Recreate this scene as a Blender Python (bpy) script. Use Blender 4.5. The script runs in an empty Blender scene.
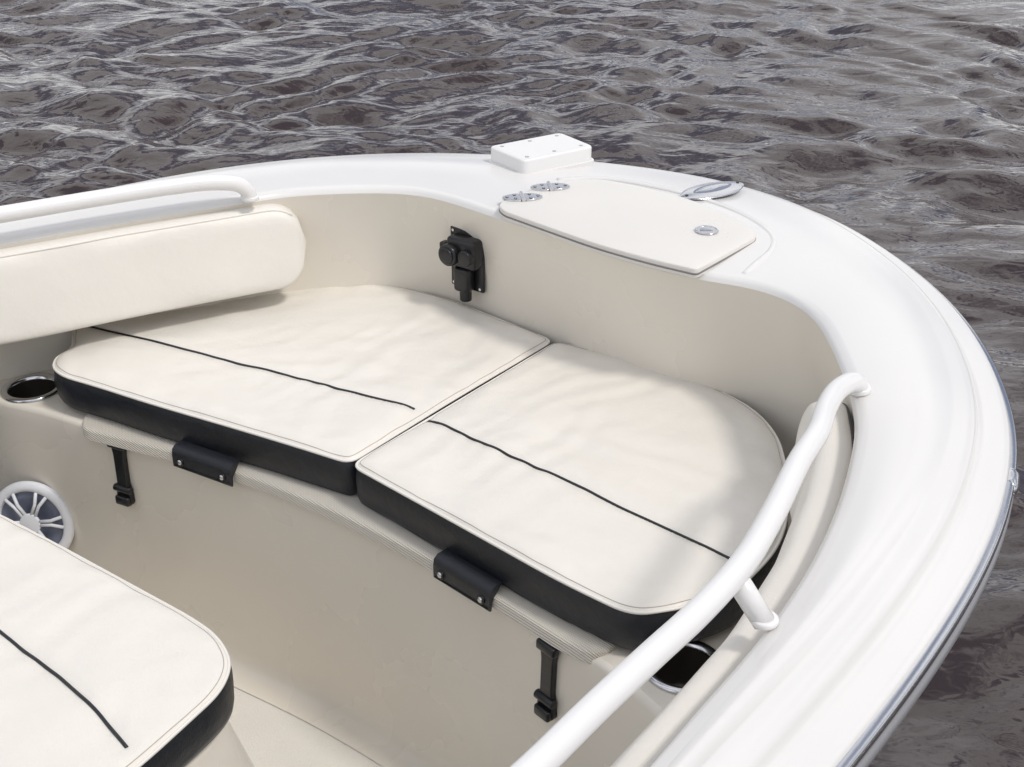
import bpy, bmesh, math, random
import numpy as np
from mathutils import Vector, noise, geometry, Matrix
from mathutils.bvhtree import BVHTree
random.seed(4); np.random.seed(4)
S=bpy.context.scene
COL=S.collection
# ---------------------------------------------------------------- materials
def newmat(name, col, rough=.5, metal=0, spec=.5, coat=0, bumps=(), var=0.0, varscale=6, coatr=.05):
    m=bpy.data.materials.new(name); m.use_nodes=True
    nt=m.node_tree; b=nt.nodes['Principled BSDF']
    b.inputs['Base Color'].default_value=(*col,1); b.inputs['Roughness'].default_value=rough
    b.inputs['Metallic'].default_value=metal; b.inputs['Specular IOR Level'].default_value=spec
    b.inputs['Coat Weight'].default_value=coat; b.inputs['Coat Roughness'].default_value=coatr
    tc=nt.nodes.new('ShaderNodeTexCoord')
    if var>0:
        n=nt.nodes.new('ShaderNodeTexNoise'); n.inputs['Scale'].default_value=varscale; n.inputs['Detail'].default_value=4
        nt.links.new(tc.outputs['Object'],n.inputs['Vector'])
        r=nt.nodes.new('ShaderNodeValToRGB')
        r.color_ramp.elements[0].position=.3; r.color_ramp.elements[1].position=.7
        r.color_ramp.elements[0].color=(*[c*(1-var) for c in col],1); r.color_ramp.elements[1].color=(*[min(1,c*(1+var*.4)) for c in col],1)
        nt.links.new(n.outputs['Fac'],r.inputs['Fac']); nt.links.new(r.outputs['Color'],b.inputs['Base Color'])
        mr=nt.nodes.new('ShaderNodeMapRange'); mr.inputs['To Min'].default_value=max(0,rough-.05); mr.inputs['To Max'].default_value=rough+.08
        nt.links.new(n.outputs['Fac'],mr.inputs['Value']); nt.links.new(mr.outputs['Result'],b.inputs['Roughness'])
    prev=None
    for kind,sc,st,di in bumps:
        if kind=='noise':
            t=nt.nodes.new('ShaderNodeTexNoise'); t.inputs['Detail'].default_value=3; out=t.outputs['Fac']
        elif kind=='voronoi':
            t=nt.nodes.new('ShaderNodeTexVoronoi'); out=t.outputs['Distance']
        else:
            t=nt.nodes.new('ShaderNodeTexWave'); t.bands_direction='DIAGONAL'; out=t.outputs['Fac']
        t.inputs['Scale'].default_value=sc
        nt.links.new(tc.outputs['Object'],t.inputs['Vector'])
        bp=nt.nodes.new('ShaderNodeBump'); bp.inputs['Strength'].default_value=st; bp.inputs['Distance'].default_value=di
        nt.links.new(out,bp.inputs['Height'])
        if prev: nt.links.new(prev.outputs['Normal'],bp.inputs['Normal'])
        prev=bp
    if prev: nt.links.new(prev.outputs['Normal'],b.inputs['Normal'])
    return m
M_gel=newmat('white_gelcoat',(.735,.722,.70),.18,spec=.7,var=.03,varscale=2.5,bumps=[('noise',3.0,.12,.01)])
M_crm=newmat('cream_gelcoat',(.755,.708,.622),.26,spec=.6,var=.035,varscale=3,bumps=[('noise',4.0,.14,.01)])
M_lid=newmat('lid_gelcoat',(.735,.71,.66),.28,spec=.5,var=.03,varscale=5)
M_floor=newmat('nonskid_gelcoat',(.75,.72,.655),.5,var=.04,bumps=[('voronoi',260,.35,.002)])
M_tread=newmat('tread_gelcoat',(.75,.705,.62),.5,var=.04,bumps=[('wave',110,.8,.003)])
M_vin=newmat('cream_vinyl',(.765,.73,.665),.34,var=.035,varscale=5,bumps=[('voronoi',700,.3,.0008),('noise',16,.32,.007)])
M_pipe=newmat('vinyl_piping',(.78,.75,.69),.45)
M_stitch=newmat('stitch_thread',(.42,.39,.35),.7)
M_gask=newmat('gasket_rubber',(.20,.19,.18),.6)
M_blk=newmat('black_vinyl',(.012,.014,.019),.34,var=.2,bumps=[('voronoi',600,.4,.001),('noise',30,.4,.006)])
M_rub=newmat('black_rubber',(.010,.010,.012),.28,bumps=[('noise',80,.2,.002)])
M_steel=newmat('stainless',(.62,.62,.63),.18,metal=1,bumps=[('noise',40,.08,.002)])
M_pow=newmat('white_powdercoat',(.79,.78,.765),.25,spec=.6,bumps=[('noise',300,.06,.001)])
M_hole=newmat('screw_dark',(.05,.05,.05),.5)
M_cup=newmat('cup_dark_metal',(.07,.06,.05),.3,metal=.6)
M_hull=newmat('hull_navy_gelcoat',(.02,.022,.035),.2)
M_base=newmat('rub_rail_vinyl',(.25,.25,.26),.4)
M_spk=newmat('speaker_white_plastic',(.74,.755,.79),.4)
M_cone=newmat('speaker_cone',(.16,.18,.24),.45)

# ---------------------------------------------------------------- helpers
def link(name,me,mat,parent=None,smooth=True,angle=None):
    o=bpy.data.objects.new(name,me); COL.objects.link(o)
    if mat:
        for mm in (mat if isinstance(mat,(list,tuple)) else [mat]): me.materials.append(mm)
    if smooth:
        for p in me.polygons: p.use_smooth=True
    if angle:
        try: me.set_sharp_from_angle(angle=math.radians(angle))
        except Exception: pass
    if parent: o.parent=parent
    return o
def mesh(name,v,f,mat,parent=None,smooth=True,angle=None):
    me=bpy.data.meshes.new(name); me.from_pydata([tuple(x) for x in v],[],f); me.update()
    bm=bmesh.new(); bm.from_mesh(me); bmesh.ops.recalc_face_normals(bm,faces=bm.faces); bm.to_mesh(me); bm.free()
    return link(name,me,mat,parent,smooth,angle)
def empty(name,loc=(0,0,0)):
    o=bpy.data.objects.new(name,None); COL.objects.link(o); o.empty_display_size=.1; return o
def catmull(P,closed=False,sub=12):
    P=[np.array(p,float) for p in P]; n=len(P); out=[]; idx=[]
    rng=n if closed else n-1
    for i in range(rng):
        p1=P[i];p2=P[(i+1)%n]
        p0=P[i-1] if (closed or i>0) else 2*p1-p2
        p3=P[(i+2)%n] if (closed or i<n-2) else 2*p2-p1
        idx.append(len(out))
        a=.5
        t0=0;t1=t0+max(np.linalg.norm(p1-p0),1e-6)**a;t2=t1+max(np.linalg.norm(p2-p1),1e-6)**a;t3=t2+max(np.linalg.norm(p3-p2),1e-6)**a
        for k in range(sub):
            t=t1+(t2-t1)*k/sub
            A1=(t1-t)/(t1-t0)*p0+(t-t0)/(t1-t0)*p1; A2=(t2-t)/(t2-t1)*p1+(t-t1)/(t2-t1)*p2; A3=(t3-t)/(t3-t2)*p2+(t-t2)/(t3-t2)*p3
            B1=(t2-t)/(t2-t0)*A1+(t-t0)/(t2-t0)*A2; B2=(t3-t)/(t3-t1)*A2+(t-t1)/(t3-t1)*A3
            out.append((t2-t)/(t2-t1)*B1+(t-t1)/(t2-t1)*B2)
    if not closed: idx.append(len(out)); out.append(P[-1])
    return np.array(out),idx
def resamp(P,n,closed=False):
    P=np.array(P,float)
    if closed: P=np.vstack([P,P[:1]])
    d=np.concatenate([[0],np.cumsum(np.linalg.norm(np.diff(P,axis=0),axis=1))])
    t=np.linspace(0,d[-1],n+1 if closed else n)
    if closed: t=t[:-1]
    return np.stack([np.interp(t,d,P[:,k]) for k in range(P.shape[1])],1)
def normals2(P,closed=False):
    if closed: T=np.roll(P,-1,0)-np.roll(P,1,0)
    else: T=np.gradient(P,axis=0)
    T=T[:,:2]/np.maximum(np.linalg.norm(T[:,:2],axis=1,keepdims=True),1e-9)
    return np.stack([-T[:,1],T[:,0]],1)
def loft(rows,closed_u=False):
    v=[];f=[];n=len(rows[0])
    for r in rows: v+= [tuple(p) for p in r]
    for j in range(len(rows)-1):
        for i in range(n if closed_u else n-1):
            a=j*n+i;b=j*n+(i+1)%n; f.append((a,b,b+n,a+n))
    return v,f
def tube(name,P,r,mat,parent,closed=False,seg=12,caps=True,flat=1.0):
    P=[Vector(p) for p in P]; n=len(P); v=[];f=[]
    up=Vector((0,0,1))
    for i in range(n):
        a=P[i-1] if (i>0 or closed) else P[i]; b=P[(i+1)%n] if (i<n-1 or closed) else P[i]
        t=(b-a).normalized()
        if abs(t.z)>.98: s=t.cross(Vector((1,0,0))).normalized() if i==0 else (s-t*s.dot(t)).normalized()
        else: s=t.cross(up).normalized()
        w=s.cross(t).normalized()
        rr=r[i] if isinstance(r,(list,tuple)) else r
        for k in range(seg):
            an=2*math.pi*k/seg
            v.append(P[i]+s*rr*math.cos(an)+w*rr*flat*math.sin(an))
    for i in range(n if closed else n-1):
        for k in range(seg):
            a=i*seg+k;b=i*seg+(k+1)%seg;c=((i+1)%n)*seg
            f.append((a,b,c+(k+1)%seg,c+k))
    if caps and not closed:
        f.append(tuple(range(seg))); f.append(tuple(range((n-1)*seg,n*seg)))
    return mesh(name,v,f,mat,parent)
def fillet(pts,r,rs=.12,steps=8):
    n=len(pts); out=[]
    for i in range(n):
        p=np.array(pts[i],float);a=np.array(pts[i-1],float);b=np.array(pts[(i+1)%n],float)
        u=a-p;w=b-p;lu=np.linalg.norm(u);lw=np.linalg.norm(w);u/=lu;w/=lw
        turn=math.pi-math.acos(max(-1,min(1,float(u@w))))
        rr=r if turn>math.radians(40) else rs
        d=min(rr,.48*lu,.48*lw)
        for k in range(steps+1):
            t=k/steps
            out.append((1-t)**2*(p+u*d)+2*t*(1-t)*p+t*t*(p+w*d))
    return np.array(out)
def area(P): x,y=P[:,0],P[:,1]; return .5*np.sum(x*np.roll(y,-1)-np.roll(x,-1)*y)
def slab(name,pts,z0,z1,mat,parent,r=.02,rs=.05,bev=.005,n=160,crown=0):
    P=fillet(pts,r,rs)
    if area(P)<0: P=P[::-1]
    P=resamp(P,n,True); N=-normals2(P,True)
    rows=[]
    def row(off,z): rows.append([(p[0]+q[0]*off,p[1]+q[1]*off,z) for p,q in zip(P,N)])
    row(0,z0)
    for k in range(5):
        a=math.pi/2*k/4; row(-bev*(1-math.cos(a)),z1-bev+bev*math.sin(a))
    c=P.mean(0); R=np.array(rows[-1])
    for s in (.9,.6,.3):
        rows.append([(c[0]+(p[0]-c[0])*s,c[1]+(p[1]-c[1])*s,z1+crown*(1-s)) for p in R])
    v,f=loft(rows,True); b=len(v)-n; f.append(tuple(range(b,b+n))); f.append(tuple(range(n)))
    return mesh(name,v,f,mat,parent,angle=50)
def frame(o,loc,xa,za,sc=1):
    xa=Vector(xa).normalized(); za=Vector(za).normalized(); ya=za.cross(xa).normalized(); xa=ya.cross(za).normalized()
    m=Matrix((xa,ya,za)).transposed().to_4x4(); m.translation=Vector(loc); o.matrix_world=m@Matrix.Scale(sc,4)
def prim(kind,name,mat,parent,loc=(0,0,0),scale=(1,1,1),rot=(0,0,0),bev=0,seg=32,r=1,d=1,r2=None):
    bm=bmesh.new()
    if kind=='box': bmesh.ops.create_cube(bm,size=1)
    elif kind=='cyl': bmesh.ops.create_cone(bm,cap_ends=True,segments=seg,radius1=r,radius2=r if r2 is None else r2,depth=d)
    elif kind=='sph': bmesh.ops.create_uvsphere(bm,u_segments=seg,v_segments=seg//2,radius=r)
    bmesh.ops.scale(bm,vec=scale,verts=bm.verts)
    if bev>0:
        ed=[e for e in bm.edges if len(e.link_faces)==2 and e.calc_face_angle(0)>.6]
        bmesh.ops.bevel(bm,geom=ed,offset=bev,segments=3,profile=.5,affect='EDGES')
    me=bpy.data.meshes.new(name); bm.to_mesh(me); bm.free()
    o=link(name,me,mat,parent,True,35); o.location=loc; o.rotation_euler=rot
    return o
def torus(name,R,r,mat,parent,loc=(0,0,0),sx=1,sy=1,flat=1):
    P=[];n=48
    for i in range(n):
        a=2*math.pi*i/n; P.append((R*sx*math.cos(a),R*sy*math.sin(a),0))
    o=tube(name,P,r,mat,parent,closed=True,seg=10,flat=flat); o.location=loc; return o

# ---------------------------------------------------------------- hull contours (metres)
A=[(-3.15,-.35),(-2.6,.47),(-2.05,1.3),(-1.75,1.75),(-1.52,2.02),(-1.254,2.194),(-1.014,2.316),(-.791,2.444),(-.613,2.534),(-.525,2.58),(-.463,2.602),(-.355,2.617),(-.257,2.617),(-.19,2.598),(-.122,2.548),(-.025,2.458),(.096,2.348),(.171,2.272),(.261,2.2),(.348,2.145),(.437,2.105),(.498,2.046),(.526,1.97),(.532,1.88),(.530,1.795),(.524,1.703),(.507,1.595),(.471,1.484),(.431,1.383),(.377,1.271),(.313,1.163),(.252,1.075),(.198,1.004),(.127,.909),(.025,.778),(-.2,.44),(-.45,.06),(-.98,-.72),(-1.54,-1.55)]
B=[(-3.33,-.36),(-2.77,.47),(-2.21,1.3),(-1.9,1.76),(-1.62,2.09),(-1.306,2.33),(-1.077,2.525),(-.913,2.665),(-.758,2.77),(-.609,2.845),(-.407,2.905),(-.219,2.925),(-.052,2.912),(.182,2.862),(.319,2.812),(.429,2.757),(.523,2.688),(.620,2.573),(.696,2.418),(.749,2.243),(.772,2.064),(.764,1.899),(.737,1.745),(.680,1.566),(.605,1.407),(.523,1.282),(.444,1.172),(.361,1.067),(.289,.981),(.225,.905),(.116,.775),(-.07,.50),(-.28,.20),(-.80,-.58),(-1.36,-1.41)]
def landm(P,marks,per):
    D,idx=catmull(P,sub=14); out=[]
    for (a,b),k in zip(zip(marks[:-1],marks[1:]),per):
        seg=resamp(D[idx[a]:idx[b]+1],k+1); out.append(seg[:-1])
    out.append(D[-1:]); return np.vstack(out)
mA=[0,3,6,9,12,16,19,21,23,25,27,29,31,34,38]
mB=[0,3,6,9,11,14,17,18,20,22,23,25,27,30,34]
per=[16,14,16,12,18,14,10,10,8,10,10,10,14,22]
RA=landm(A,mA,per); RB=landm(B,mB,per)
def smooth(P,it):
    P=P.copy()
    for _ in range(it): P[1:-1]=.5*P[1:-1]+.25*(P[:-2]+P[2:])
    return P
RA=smooth(RA,3); RB=smooth(RB,24)
NA=smooth(normals2(RA),6); NB=smooth(normals2(RB),6)
kk=int(np.argmin(np.linalg.norm(RA-np.array([-.83,2.42]),axis=1)))
REC=np.array([1/(1+math.exp((i-kk)/2.2)) for i in range(len(RA))])
def offA(o,z,rec=0): return np.column_stack([RA+NA*(o+rec*REC)[:,None] if rec else RA+NA*o,np.full(len(RA),z)])
def offB(o,z): return np.column_stack([RB+NB*o,np.full(len(RB),z)])
boat=empty('boat')
rows=[offA(.06,-.64,.05),offA(.06,-.16,.05),offA(.045,-.13,.06),offA(.028,-.112,.07),offA(.030,-.08,.07),offA(.034,.0,.06),offA(.032,.06,.03),offA(.026,.12,.01),offA(.012,.19),offA(.004,.222),offA(.0,.236)]
v,f=loft(rows); mesh('inner_liner',v,f,M_crm,boat)
rows=[offA(.0,.236),offA(.003,.243),offA(.010,.2485),offA(.020,.25)]
DZ=.011
i0=offA(.020,.25); i1=offB(-.035,.25)
for t in (.08,.2,.35,.5,.62,.74,.86,.94):
    r=i0*(1-t)+i1*t; q=max(0,(t-.45)/.55); r[:,2]+=.006*math.sin(math.pi*t)-DZ*q*q; rows.append(r)
rows+=[offB(-.035,.25-DZ),offB(-.018,.2480-DZ),offB(-.009,.2445-DZ),offB(-.003,.2395-DZ),offB(.0,.233-DZ),offB(.002,.226-DZ),offB(.006,.2115),offB(.014,.2095),offB(.040,.208),offB(.047,.206),offB(.051,.202),offB(.052,.19),offB(.052,.17)]
v,f=loft(rows); mesh('gunwale_deck',v,f,M_gel,boat)
rr=[offB(.050,.199),offB(.059,.198),offB(.062,.195),offB(.063,.188),offB(.062,.181),offB(.059,.178),offB(.05,.176)]
v,f=loft(rr); mesh('rub_rail_insert',v,f,M_steel,boat)
rr=[offB(.050,.177),offB(.063,.175),offB(.065,.170),offB(.065,.162),offB(.063,.158),offB(.03,.156)]
v,f=loft(rr); mesh('rub_rail_base',v,f,M_base,boat)
rr=[offB(.046,.16),offB(.036,.12),offB(.0,.0),offB(-.08,-.2),offB(-.18,-.45),offB(-.30,-.75),offB(-.44,-1.1)]
v,f=loft(rr); mesh('hull_side',v,f,M_hull,boat)
k=int(np.argmin(np.linalg.norm(RB-np.array([.672,1.55]),axis=1)))
jp=resamp([tuple(RB[i]+NB[i]*.055)+(.186,) for i in range(k-1,k+2)],8)
tube('rub_rail_joint',[tuple(p) for p in jp],[.010,.0135,.0145,.0145,.0145,.0145,.0135,.010],M_steel,boat,seg=16)

# ---------------------------------------------------------------- seat deck, riser, floor
R=[(-1.26,2.40),(-1.076,2.297),(-.957,2.248),(-.863,2.199),(-.651,2.094),(-.476,1.992),(-.313,1.888),(-.123,1.742),(.013,1.612),(.098,1.519),(.149,1.465),(.203,1.390),(.251,1.315),(.375,1.16)]
RR=resamp(catmull(R)[0],90)
NR=-normals2(RR)
ZD=-.10
def offR(o,z): return np.column_stack([RR+NR*o,np.full(len(RR),z)])
a0=int(np.argmin(np.linalg.norm(RA-np.array([-1.10,2.27]),axis=1))); a1=int(np.argmin(np.linalg.norm(RA-np.array([.345,1.215]),axis=1)))
back=(RA+NA*(.07+.07*REC)[:,None])[a0:a1+1][::-1]
outer=[Vector((p[0],p[1],ZD)) for p in RR]+[Vector((p[0],p[1],ZD)) for p in back]
cups=[(-1.020,2.336),(.259,1.458)]; CR_=.050
holes=[[Vector((cx+CR_*math.cos(2*math.pi*k/40),cy+CR_*math.sin(2*math.pi*k/40),ZD)) for k in range(40)] for cx,cy in cups]
tris=geometry.tessellate_polygon([outer]+holes)
mesh('bow_seat_deck',outer+holes[0]+holes[1],[tuple(t) for t in tris],M_crm,boat,smooth=False)
FZ=-.56
rows=[offR(0,ZD),offR(.004,ZD-.001),offR(.009,ZD-.005),offR(.011,ZD-.012),offR(.012,-.14),offR(.018,-.3),offR(.028,-.48),offR(.034,FZ+.035),offR(.045,FZ+.012),offR(.068,FZ+.003),offR(.10,FZ+.002)]
v,f=loft(rows); mesh('bow_seat_riser',v,f,M_crm,boat)
fl=[(p[0],p[1],FZ) for p in (RA+NA*.13)]
mesh('cockpit_floor',fl,[tuple(range(len(fl)))],M_floor,boat,smooth=False)
L=[(-.872,2.209),(-.860,2.154),(-.658,2.066),(-.485,1.973),(-.329,1.870),(-.142,1.722),(-.004,1.592),(.076,1.508),(.126,1.474),(.158,1.494),(.175,1.53)]
Lb=[(.40,1.75),(.40,2.0),(.2,2.2),(-.1,2.45),(-.35,2.58),(-.75,2.45)]
slab('seat_hatch_lid',L+Lb,-.114,-.090,M_tread,boat,r=.02,rs=.05,bev=.005,n=420)

for cx,cy in cups:
    e=empty('cup_holder'); rw=[]
    for rad,z in ((.063,.0),(.063,.003),(.060,.006),(.053,.006),(.049,.003),(.048,-.004),(.045,-.07),(.030,-.078),(.0005,-.078)):
        rw.append([(rad*math.cos(2*math.pi*k/48),rad*math.sin(2*math.pi*k/48),z) for k in range(48)])
    v,f=loft(rw[:6],True); mesh('rim',v,f,M_steel,e,angle=60)
    v,f=loft(rw[5:],True); mesh('well',v,f,M_cup,e,angle=60)
    e.location=(cx,cy,ZD+.001)

# ---------------------------------------------------------------- cushions
def seglines(px,py,line):
    best=9
    for (x0,y0),(x1,y1) in zip(line[:-1],line[1:]):
        dx,dy=x1-x0,y1-y0; t=max(0,min(1,((px-x0)*dx+(py-y0)*dy)/(dx*dx+dy*dy)))
        best=min(best,math.hypot(px-x0-t*dx,py-y0-t*dy))
    return best
def cushion(name,pts,ztop,th,lines,creases=(),r=.03,rs=.10,seed=0):
    e=empty(name)
    P=fillet(pts,r,rs)
    if area(P)<0: P=P[::-1]
    per_=np.sum(np.linalg.norm(P-np.roll(P,1,0),axis=1)); n=int(per_/.008)
    P=resamp(P,n,True)
    for _ in range(2): P=.5*P+.25*(np.roll(P,1,0)+np.roll(P,-1,0))
    N=-normals2(P,True); c=P.mean(0)
    Pn=np.roll(P,-1,0); SG=Pn-P; SL=(SG**2).sum(1)
    def bdist(x,y):
        w=np.array([x,y])-P; t=np.clip((w*SG).sum(1)/SL,0,1); q=w-SG*t[:,None]
        return math.sqrt(float((q**2).sum(1).min()))
    def h(x,y):
        ee=bdist(x,y)
        z=-.009*math.exp(-ee/.010)+.003*(1-math.exp(-ee/.09))
        z+=.005*noise.noise(Vector((x*5+seed,y*5,seed)))*(1-math.exp(-ee/.05))
        z+=.0052*noise.noise(Vector((x*20,y*20,seed+3)))*math.exp(-ee/.06)*(1-math.exp(-ee/.008))
        for (qx,qy,rad,ang,amp) in creases:
            dx,dy=x-qx,y-qy; g=math.exp(-(dx*dx+dy*dy)/(rad*rad))
            if g>.02:
                u=dx*math.cos(ang)+dy*math.sin(ang); w=-dx*math.sin(ang)+dy*math.cos(ang)
                nn=noise.noise(Vector((u*4,w*20+1.2*noise.noise(Vector((u*6,w*6,seed))),seed)))
                z+=amp*g*nn*(1-math.exp(-ee/.015))
        for ln in lines:
            d=seglines(x,y,ln); z-=.0045*math.exp(-(d/.011)**2)
        return z
    rows=[]
    def ring(pp): rows.append([(x,y,ztop+h(x,y)) for x,y in pp])
    for o in (0,.0025,.0055,.009): ring([(p[0]-q[0]*o,p[1]-q[1]*o) for p,q in zip(P,N)])
    stitch=[(p[0],p[1],p[2]+.0002) for p in rows[2]]
    base=np.array([[p[0],p[1]] for p in rows[-1]]); nr=52
    for j in range(1,nr+1):
        s=max(1-j/nr,.004)
        ring([(c[0]+(p[0]-c[0])*s,c[1]+(p[1]-c[1])*s) for p in base])
    v,f=loft(rows,True); b=len(v)-n; f.append(tuple(range(b,b+n)))
    mesh('cushion_top',v,f,M_vin,e)
    tube('top_stitch',stitch,.0007,M_stitch,e,closed=True,seg=6)
    side=[]
    for o,z in ((-.002,-.010),(.001,-.014),(.004,-.03),(.005,-.045),(.003,-th+.018),(-.001,-th+.006),(-.008,-th),(-.03,-th)):
        side.append([(p[0]+q[0]*(o+.0030*noise.noise(Vector((p[0]*14,p[1]*14,z*30)))),p[1]+q[1]*o,ztop+z) for p,q in zip(P,N)])
    v2,f2=loft(side,True); mesh('cushion_side',v2,f2,M_blk,e)
    tube('piping',[(p[0]+q[0]*.0012,p[1]+q[1]*.0012,ztop-.0100) for p,q in zip(P,N)],.0027,M_pipe,e,closed=True,seg=8)
    bvh=BVHTree.FromPolygons([Vector(x) for x in v],[ff for ff in f])
    for ln in lines:
        D=resamp(np.array(ln,float),120); pp=[]
        for x,y in D:
            hit=bvh.ray_cast(Vector((x,y,ztop+.5)),Vector((0,0,-1)))
            if hit[0] is not None: pp.append([x,y,hit[0].z+.0006])
        if len(pp)>3:
            pp=smooth(np.array(pp),3)
            tube('accent_piping',[tuple(p) for p in pp],.0027,M_blk,e,seg=8)
    return e
CL=[(-.955,2.47),(-.925,2.515),(-.707,2.602),(-.491,2.665),(-.331,2.682),(-.268,2.668),(-.130,2.582),(-.020,2.480),(.085,2.383),(-.120,2.122),(-.289,1.895),(-.385,1.949),(-.486,2.003),(-.700,2.114),(-.815,2.179),(-.904,2.225),(-.938,2.262),(-.944,2.310),(-.921,2.343),(-.935,2.390)]
CRp=[(.094,2.375),(.225,2.302),(.378,2.195),(.460,2.095),(.490,1.992),(.484,1.870),(.459,1.729),(.421,1.630),(.341,1.527),(.267,1.490),(.190,1.472),(.161,1.483),(.074,1.553),(-.103,1.719),(-.283,1.886),(-.110,2.110)]
cushion('bow_seat_cushion',CL,0,.090,[[(-.942,2.455),(-.186,2.076)]],[(-.18,2.18,.26,.9,.0100),(-.1,2.40,.2,.95,.0095),(-.45,2.05,.25,-.3,.0070),(-.5,2.45,.3,.2,.0060)],r=.018,seed=1)
cushion('bow_seat_cushion',CRp,0,.090,[[(-.166,2.050),(.335,1.604),(.385,1.560)]],[(.08,2.25,.24,.6,.0095),(-.08,1.98,.22,.9,.0095),(.2,1.7,.3,-.6,.0060)],r=.018,seed=5)
CO=[(-.86,1.744),(-.732,1.656),(-.478,1.474),(-.430,1.432),(-.399,1.375),(-.403,1.318),(-.476,1.185),(-.72,.83),(-.78,.83),(-1.49,1.31),(-1.5,1.37),(-1.17,1.86),(-1.11,1.90)]
con=cushion('console_seat_cushion',CO,-.012,.085,[[(-1.10,1.70),(-.748,1.434),(-.630,1.338),(-.553,1.264),(-.50,1.205)]],[(-.7,1.5,.25,.6,.0070),(-.5,1.3,.2,1.2,.006)],r=.03,rs=.035,seed=9)
P=fillet(CO,.06,.1)
if area(P)<0: P=P[::-1]
P=resamp(P,200,True)
for _ in range(12): P=.5*P+.25*(np.roll(P,1,0)+np.roll(P,-1,0))
N=-normals2(P,True); rows=[]
for o,z in ((-.10,-.096),(-.03,-.098),(-.018,-.104),(-.010,-.125),(.004,-.18),(.034,-.29),(.065,-.42),(.09,-.51),(.10,-.54),(.12,FZ+.003)):
    rows.append([(p[0]+q[0]*o,p[1]+q[1]*o,z) for p,q in zip(P,N)])
v,f=loft(rows,True); f.append(tuple(range(200))); mesh('console_seat_base',v,f,M_crm)

# ---------------------------------------------------------------- coaming pads
def coaming(name,pa,pb,zc,hh,ht,inset,lean,pipe_mat,pang,ecos=.62,esin=.55):
    e=empty(name)
    ia=int(np.argmin(np.linalg.norm(RA-np.array(pa),axis=1))); ib=int(np.argmin(np.linalg.norm(RA-np.array(pb),axis=1)))
    C=resamp(RA[ia:ib+1],140); NN=normals2(C)
    L_=np.concatenate([[0],np.cumsum(np.linalg.norm(np.diff(C,axis=0),axis=1))]); T=L_[-1]
    v=[];seg=44;pp=[]
    for i,(p,q) in enumerate(zip(C,NN)):
        d=min(L_[i],T-L_[i]); s=math.sqrt(max(0.0,1-max(0,1-d/.09)**2.6)); s=max(s,.02)
        s2=min(1,.35+.65*s) if s>.03 else .02
        def sec(an):
            cx=math.copysign(abs(math.cos(an))**ecos,math.cos(an)); cz=math.copysign(abs(math.sin(an))**esin,math.sin(an))
            nn=1+.12*noise.noise(Vector((L_[i]*8,an*1.3,zc)))
            oo=-inset+cx*ht*s2*nn+lean*cz*hh*s
            return (p[0]+q[0]*oo,p[1]+q[1]*oo,zc+cz*hh*s)
        for k in range(seg): v.append(sec(2*math.pi*k/seg))
        pp.append(sec(pang))
    n=len(C);f=[]
    for i in range(n-1):
        for k in range(seg):
            a=i*seg+k;b=i*seg+(k+1)%seg; f.append((a,b,b+seg,a+seg))
    f.append(tuple(range(seg)));f.append(tuple(range((n-1)*seg,n*seg)))
    mesh('pad',v,f,M_vin,e); tube('seam_piping',pp[2:-2],.0028,pipe_mat,e,seg=8)
coaming('coaming_pad',(-1.9,1.53),(-.455,2.61),.138,.089,.030,.020,.26,M_pipe,math.radians(125),.45,.42)
coaming('coaming_pad',(.531,1.80),(-.3,.29),.100,.108,.040,.028,.06,M_blk,math.radians(62))

# ---------------------------------------------------------------- grab rails
def rail(name,pts,posts,r=.0155,feet=()):
    e=empty(name)
    D=resamp(catmull(pts,sub=14)[0],180)
    tube('tube',[tuple(p) for p in D],r,M_pow,e,seg=20)
    for (fx,fy,tx,ty,tz) in posts:
        tube('post',[(fx,fy,.25),(fx+(tx-fx)*.5,fy+(ty-fy)*.5,.25+(tz-.25)*.5),(tx,ty,tz)],.0138,M_pow,e,seg=16)
        prim('cyl','foot_flange',M_pow,e,(fx,fy,.2535),r=.0165,d=.009,bev=.003)
    for fx,fy in feet: prim('cyl','foot_flange',M_pow,e,(fx,fy,.255),r=.020,d=.010,bev=.003)
rail('grab_rail',[(.531,1.684,.250),(.528,1.681,.265),(.510,1.662,.277),(.479,1.618,.287),(.448,1.552,.296),(.418,1.471,.305),(.375,1.387,.31),(.321,1.271,.31),(.268,1.169,.31),(.206,1.080,.31),(.146,1.007,.31),(.080,.926,.31),(.022,.851,.31),(-.058,.754,.31),(-.28,.44,.31),(-.5,.10,.31),(-.53,.04,.29),(-.54,.0,.25)],[(.289,1.133,.252,1.150,.305),(-.17,.5,-.2,.55,.305)],r=.0156,feet=[(.531,1.686)])
rail('grab_rail',[(-.560,2.538,.25),(-.563,2.535,.272),(-.580,2.524,.290),(-.625,2.500,.302),(-.70,2.463,.306),(-.836,2.392,.306),(-.997,2.300,.306),(-1.221,2.180,.306),(-1.50,2.0,.306),(-1.70,1.78,.306),(-1.85,1.55,.306),(-1.88,1.50,.29),(-1.89,1.48,.25)],[(-1.35,2.15,-1.33,2.11,.305)],r=.0165,feet=[(-.560,2.540)])

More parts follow.
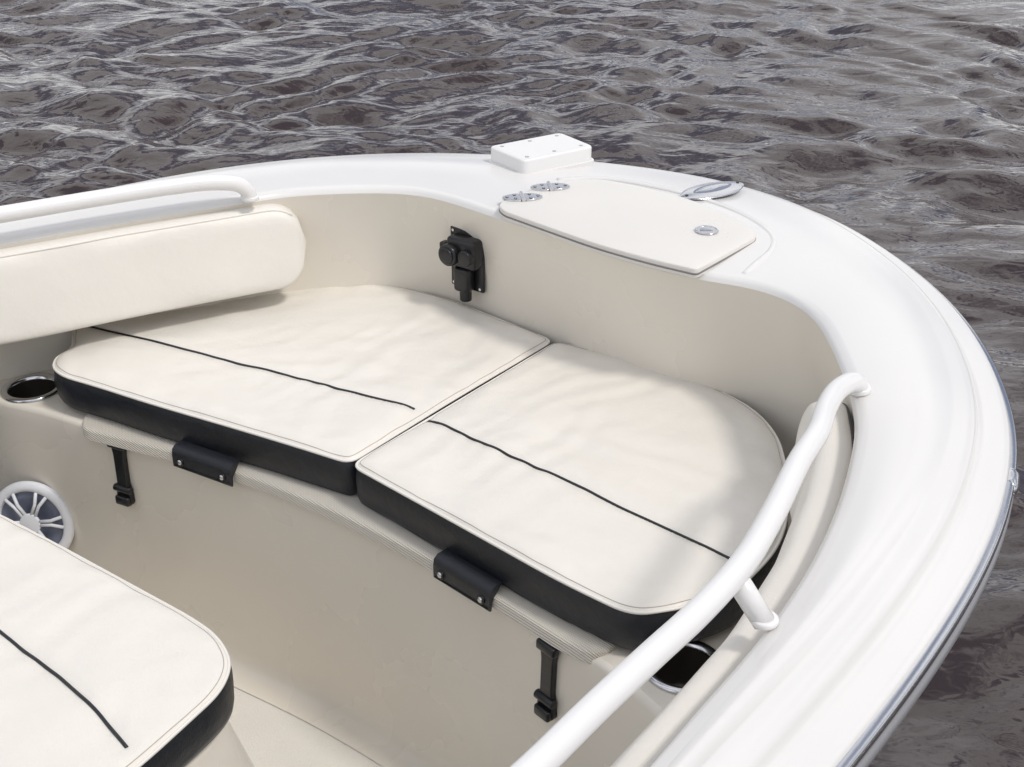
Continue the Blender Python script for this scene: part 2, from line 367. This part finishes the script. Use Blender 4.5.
# ---------------------------------------------------------------- anchor locker lid + rim
e=empty('locker_lid')
LD=[(-.018,2.498),(.03,2.550),(.105,2.612),(.150,2.634),(.200,2.630),(.277,2.585),(.376,2.504),(.453,2.393),(.482,2.320),(.478,2.290),(.340,2.126),(.256,2.180),(.164,2.252),(.084,2.331),(-.018,2.434),(-.028,2.466)]
slab('lid_panel',LD,.2465,.2650,M_lid,e,r=.010,rs=.05,bev=.003,n=300)
tube('lid_gasket',[tuple(p)+(.2540,) for p in resamp(fillet(LD,.010,.05),300,True)],.0020,M_gask,e,closed=True,seg=6)
tube('drain_rim',[tuple(p) for p in resamp(catmull([(.10,2.655,.253),(.20,2.665,.253),(.32,2.605,.253),(.43,2.51,.252),(.492,2.41,.252),(.515,2.31,.252),(.50,2.245,.252),(.462,2.185,.251),(.43,2.14,.246)])[0],80)],.008,M_gel,boat,seg=12,flat=.7)
h=empty('lid_turn_latch')
torus('ring',.021,.003,M_steel,h,(0,0,.001),flat=.6)
prim('cyl','disc',M_steel,h,(0,0,.0005),r=.019,d=.003)
prim('box','finger_pull',M_steel,h,(0,0,.003),scale=(.026,.006,.003),bev=.001)
h.location=(.384,2.318,.2660)
for hx,hy in ((.022,2.507),(.082,2.572)):
    h=empty('lid_hinge')
    for sx in (-1,1):
        pl=[(sx*.003,-.019),(sx*.026,-.0165),(sx*.043,-.006),(sx*.043,.006),(sx*.026,.0165),(sx*.003,.019)]
        slab('leaf',pl,0,.004,M_steel,h,r=.008,rs=.01,bev=.0012,n=60)
        for a,b in ((.016,.0095),(.016,-.0095),(.033,0)):
            prim('cyl','screw',M_hole,h,(sx*a,b,.0042),r=.0034,d=.0012,seg=16)
            prim('sph','screw_head',M_steel,h,(sx*a,b,.0040),r=.0027,scale=(1,1,.5),seg=12)
    prim('cyl','knuckle',M_steel,h,(0,0,.004),r=.0045,d=.038,rot=(math.pi/2,0,0),seg=16)
    h.location=(hx,hy,.2652); h.rotation_euler=(0,0,math.radians(8)); h.scale=(1,1.15,1)
h=empty('bow_navigation_light')
def dome(name,a,b,hh,mat,z0,parent):
    rw=[]
    for j in range(12):
        t=j/11; s=max(math.cos(t*math.pi/2),.002)
        rw.append([(a*s*math.cos(2*math.pi*k/48),b*s*math.sin(2*math.pi*k/48)*(1-.25*abs(math.cos(2*math.pi*k/48))**3),z0+hh*math.sin(t*math.pi/2)) for k in range(48)])
    v,f=loft(rw,True); return mesh(name,v,f,mat,parent)
dome('flange',.092,.042,.006,M_steel,0,h); dome('lens_recess',.068,.026,.0085,M_cone,0,h); dome('housing',.060,.016,.011,M_steel,0,h)
for sx in (-1,1): prim('cyl','screw',M_hole,h,(sx*.078,0,.0034),r=.0035,d=.003,seg=14)
h.location=(.434,2.582,.2560); h.rotation_euler=(0,math.radians(1.5),math.atan2(.109,.142))
h=empty('trolling_motor_mount_pad')
PD=[(-.055,2.797),(.115,2.905),(.190,2.797),(.026,2.688)]
slab('block',PD,.2500,.287,M_pow,h,r=.018,rs=.01,bev=.005,n=120)
pc=np.array(PD).mean(0)
big=[tuple(pc+(np.array(p)-pc)*1.06) for p in PD]
slab('base_gasket',big,.236,.255,M_gel,h,r=.02,rs=.01,bev=.003,n=120)
a,b,c_,d_=[np.array(p) for p in PD]
for u,w in ((.12,.15),(.12,.85),(.88,.15),(.88,.85),(.5,.15),(.5,.85)):
    q=(a*(1-u)+b*u)*(1-w)+(d_*(1-u)+c_*u)*w
    prim('cyl','screw_hole',M_stitch,h,(q[0],q[1],.2870),r=.0048,d=.0012,seg=16)
    prim('cyl','screw',M_steel,h,(q[0],q[1],.2874),r=.0036,d=.0012,seg=12)

# ---------------------------------------------------------------- power outlet on bow wall
h=empty('power_outlet')
prim('box','plate',M_rub,h,(.0,.0,.004),scale=(.082,.125,.008),bev=.003)
prim('box','housing',M_rub,h,(.006,.022,.020),scale=(.070,.060,.034),bev=.008)
prim('cyl','cap_barrel',M_rub,h,(-.016,.018,.036),r=.022,d=.030,bev=.004)
prim('cyl','cap_face',M_rub,h,(-.016,.018,.052),r=.017,d=.006,bev=.002)
prim('box','cap_hinge',M_rub,h,(-.040,.022,.025),scale=(.016,.026,.02),bev=.004)
prim('cyl','socket',M_rub,h,(.024,.020,.038),r=.016,d=.02,bev=.003)
prim('box','plug',M_rub,h,(.004,-.034,.022),scale=(.036,.052,.030),bev=.008)
prim('cyl','plug_tail',M_rub,h,(.006,-.066,.020),r=.012,d=.03,rot=(math.pi/2,0,0),bev=.003)
for a,b in ((-.033,.055),(.033,.055),(-.033,-.055),(.033,-.055)): prim('cyl','screw',M_steel,h,(a,b,.0085),r=.003,d=.002,seg=12)
k=int(np.argmin(np.linalg.norm(RA-np.array([-.085,2.512]),axis=1)))
n2=-NA[k]; pos=RA[k]+NA[k]*.024
frame(h,(pos[0]-.022,pos[1]+.020,.108),(-n2[1],n2[0],0),(n2[0]+.1,n2[1],.0),1.12)

# ---------------------------------------------------------------- straps and latches on riser
def atR(x,y):
    k=int(np.argmin(np.linalg.norm(RR-np.array([x,y]),axis=1))); return RR[k],NR[k]
for (x0,y0),(x1,y1) in (((-.632,2.101),(-.497,2.033)),((-.093,1.735),(.010,1.645))):
    h=empty('cushion_strap')
    q,nn=atR((x0+x1)/2,(y0+y1)/2); w=math.hypot(x1-x0,y1-y0)*.97
    rw=[]
    for k in range(13):
        x=-w/2+w*k/12
        rw.append([(x,.018,-.020),(x,.016,.000),(x,.009,.0075),(x,-.004,.0085),(x,-.020,.0065),(x,-.028,.0055),(x,-.0295,.003),(x,-.028,.0005),(x,-.01,.0005)])
    v,f=loft(rw)
    n_=9; f.append(tuple(range(n_))); f.append(tuple(range(12*n_,13*n_)))
    mesh('flap',v,f,M_blk,h,angle=60)
    tube('flap_hem',[(-w/2+.004,-.025,.0065),(w/2-.004,-.025,.0065)],.0013,M_blk,h,seg=8)
    for sx in (-1,1):
        prim('cyl','washer',M_rub,h,(sx*w*.36,-.013,.0085),r=.0085,d=.003,bev=.001,seg=20)
        prim('sph','snap_screw',M_steel,h,(sx*w*.36,-.013,.010),r=.0054,scale=(1,1,.55),seg=14)
    frame(h,(q[0]+nn[0]*.030,q[1]+nn[1]*.030,-.088),(-nn[1],nn[0],0),(nn[0],nn[1],.12))
for (x,y,zz) in ((-.785,2.120,-.122),(.078,1.536,-.130)):
    h=empty('rubber_latch'); q,nn=atR(x,y+.02)
    pl=[(-.016,.012),(.016,.012),(.014,-.004),(.0115,-.02),(.0115,-.075),(.015,-.088),(.017,-.112),(.011,-.120),(-.011,-.120),(-.017,-.112),(-.015,-.088),(-.0115,-.075),(-.0115,-.02),(-.014,-.004)]
    slab('strap',pl,.002,.011,M_rub,h,r=.004,rs=.004,bev=.002,n=120)
    prim('box','keeper',M_rub,h,(0,.004,.010),scale=(.036,.016,.014),bev=.004)
    prim('box','pull_tab',M_rub,h,(0,-.108,.014),scale=(.030,.018,.010),bev=.004)
    prim('cyl','pivot',M_rub,h,(0,-.086,.010),r=.007,d=.036,rot=(0,math.pi/2,0),seg=16,bev=.002)
    frame(h,(q[0]+nn[0]*.011,q[1]+nn[1]*.011,zz),(-nn[1],nn[0],0),(nn[0],nn[1],.03),1.16)
h=empty('marine_speaker')
rw=[]
for rad,z in ((.088,0),(.088,.006),(.084,.011),(.074,.013),(.069,.010),(.067,.002)):
    rw.append([(rad*math.cos(2*math.pi*k/64),rad*math.sin(2*math.pi*k/64),z) for k in range(64)])
v,f=loft(rw,True); mesh('bezel',v,f,M_spk,h,angle=50)
rw=[]
for rad,z in ((.067,.003),(.058,.005),(.05,.002),(.02,-.012),(.001,-.012)):
    rw.append([(rad*math.cos(2*math.pi*k/64),rad*math.sin(2*math.pi*k/64),z) for k in range(64)])
v,f=loft(rw,True); mesh('cone',v,f,M_cone,h)
for k in range(6):
    a=k*math.pi/3+.2
    for da in (-.10,.10):
        tube('grille_spoke',[(.020*math.cos(a+da*2),.020*math.sin(a+da*2),.012),(.045*math.cos(a+da),.045*math.sin(a+da),.013),(.070*math.cos(a+da*1.6),.070*math.sin(a+da*1.6),.011)],.0035,M_spk,h,seg=8)
prim('cyl','hub',M_spk,h,(0,0,.012),r=.022,d=.007,bev=.002)
q,nn=atR(-1.04,2.28)
frame(h,(-1.030,2.228,-.366),(-nn[1]*.9-.1,nn[0],0),(nn[0]+.25,nn[1],.2),1.06)

# ---------------------------------------------------------------- water
WZ=-.75
n=620
def axis(c,half,far):
    k=int(n*.87); m=(n-k)//2
    mid=np.linspace(-half,half,n-2*m)
    g=half+ (far-half)*((np.arange(1,m+1)/m)**5)
    g=np.maximum(g,half+np.arange(1,m+1)*(mid[1]-mid[0]))
    return np.concatenate([-g[::-1],mid,g])+c
xs=axis(0,6.8,2500); ys=axis(6.5,5.8,2500)
X,Y=np.meshgrid(xs,ys)
Z=np.zeros_like(X)
rng=np.random.RandomState(11)
wx=X+.25*np.sin(Y*1.3+X*.7)+.10*np.sin(X*3.1-Y*2.2+1); wy=Y+.2*np.sin(X*1.1-Y*.6+2)+.09*np.sin(X*2.7+Y*3.3)
for lam in np.geomspace(.14,2.8,88):
    k=2*math.pi/lam; th=math.radians(-84)+rng.normal(0,.64)
    ph=rng.uniform(0,6.28)
    sl=.062*math.exp(-(math.log(lam/.50)/.78)**2)+.009
    arg=k*(math.cos(th)*wx+math.sin(th)*wy)+ph
    mod=.6+.55*np.sin(.8*X*math.cos(th+1)+1.1*Y*math.sin(th+1)+ph*3)
    Z+=sl/k*mod*(np.sin(arg)+.28*np.cos(2*arg))
D=np.sqrt(X**2+(Y-5)**2); Z*=np.exp(-(np.maximum(D-8.5,0)/8)**2)
v=np.column_stack([X.ravel(),Y.ravel(),(Z+WZ).ravel()])
ii=np.arange(n*n).reshape(n,n)
fa=np.column_stack([ii[:-1,:-1].ravel(),ii[:-1,1:].ravel(),ii[1:,1:].ravel(),ii[1:,:-1].ravel()])
me=bpy.data.meshes.new('water'); me.vertices.add(len(v)); me.vertices.foreach_set('co',v.ravel())
me.loops.add(fa.size); me.loops.foreach_set('vertex_index',fa.ravel().astype(np.int32))
me.polygons.add(len(fa)); me.polygons.foreach_set('loop_start',(np.arange(len(fa))*4).astype(np.int32))
me.update(calc_edges=True); me.validate()
mw=bpy.data.materials.new('river_water'); mw.use_nodes=True; nt=mw.node_tree; b=nt.nodes['Principled BSDF']
b.inputs['Base Color'].default_value=(.040,.027,.025,1); b.inputs['Roughness'].default_value=.035; b.inputs['IOR'].default_value=1.37
b.inputs['Specular IOR Level'].default_value=1.0
tc=nt.nodes.new('ShaderNodeTexCoord'); prev=None
for sc,st,di,stretch in ((5.0,.35,.03,1.6),(19,.20,.008,1.5)):
    mp=nt.nodes.new('ShaderNodeMapping'); mp.inputs['Scale'].default_value=(1,stretch,1); mp.inputs['Rotation'].default_value=(0,0,.2)
    nt.links.new(tc.outputs['Object'],mp.inputs['Vector'])
    nz=nt.nodes.new('ShaderNodeTexNoise'); nz.inputs['Scale'].default_value=sc; nz.inputs['Detail'].default_value=1; nz.inputs['Distortion'].default_value=.9
    nt.links.new(mp.outputs['Vector'],nz.inputs['Vector'])
    bp=nt.nodes.new('ShaderNodeBump'); bp.inputs['Strength'].default_value=st; bp.inputs['Distance'].default_value=di
    nt.links.new(nz.outputs['Fac'],bp.inputs['Height'])
    if prev: nt.links.new(prev.outputs['Normal'],bp.inputs['Normal'])
    prev=bp
nt.links.new(prev.outputs['Normal'],b.inputs['Normal'])
link('water',me,mw)

# ---------------------------------------------------------------- world + sun
w=bpy.data.worlds.new('World'); S.world=w; w.use_nodes=True; nt=w.node_tree
bg=nt.nodes['Background']; bg.inputs['Strength'].default_value=.11
sky=nt.nodes.new('ShaderNodeTexSky'); sky.sky_type='NISHITA'; sky.sun_disc=False
el=math.radians(56); az=math.radians(118)
sky.sun_elevation=el; sky.sun_rotation=az
tc=nt.nodes.new('ShaderNodeTexCoord'); mp=nt.nodes.new('ShaderNodeMapping'); mp.inputs['Scale'].default_value=(1,1,2.6)
nt.links.new(tc.outputs['Generated'],mp.inputs['Vector'])
nz=nt.nodes.new('ShaderNodeTexNoise'); nz.inputs['Scale'].default_value=2.6; nz.inputs['Detail'].default_value=5; nz.inputs['Roughness'].default_value=.5
nt.links.new(mp.outputs['Vector'],nz.inputs['Vector'])
cr=nt.nodes.new('ShaderNodeValToRGB'); cr.color_ramp.elements[0].position=.43; cr.color_ramp.elements[1].position=.54
cr.color_ramp.elements[0].color=(2.0,2.4,3.5,1); cr.color_ramp.elements[1].color=(12.5,12.4,12.5,1)
nt.links.new(nz.outputs['Fac'],cr.inputs['Fac'])
mx=nt.nodes.new('ShaderNodeMixRGB'); mx.inputs['Fac'].default_value=.87
nt.links.new(sky.outputs['Color'],mx.inputs['Color1']); nt.links.new(cr.outputs['Color'],mx.inputs['Color2'])
nt.links.new(mx.outputs['Color'],bg.inputs['Color'])
sl=bpy.data.lights.new('sun','SUN'); sl.energy=1.75; sl.angle=math.radians(9); sl.color=(1,.955,.90)
so=bpy.data.objects.new('sun',sl); COL.objects.link(so)
dirv=Vector((math.sin(az)*math.cos(el),math.cos(az)*math.cos(el),math.sin(el)))
so.rotation_euler=dirv.to_track_quat('Z','Y').to_euler(); so.location=dirv*20

# ---------------------------------------------------------------- camera
cd=bpy.data.cameras.new('camera'); cd.lens=1250*36/1024; cd.sensor_width=36; cd.clip_start=.05; cd.clip_end=6000
co=bpy.data.objects.new('camera',cd); COL.objects.link(co); co.location=(0,0,1.17)
co.rotation_euler=(math.pi/2-math.atan(.538),0,0); S.camera=co
S.view_settings.view_transform='Standard'; S.view_settings.look='None'; S.view_settings.exposure=0
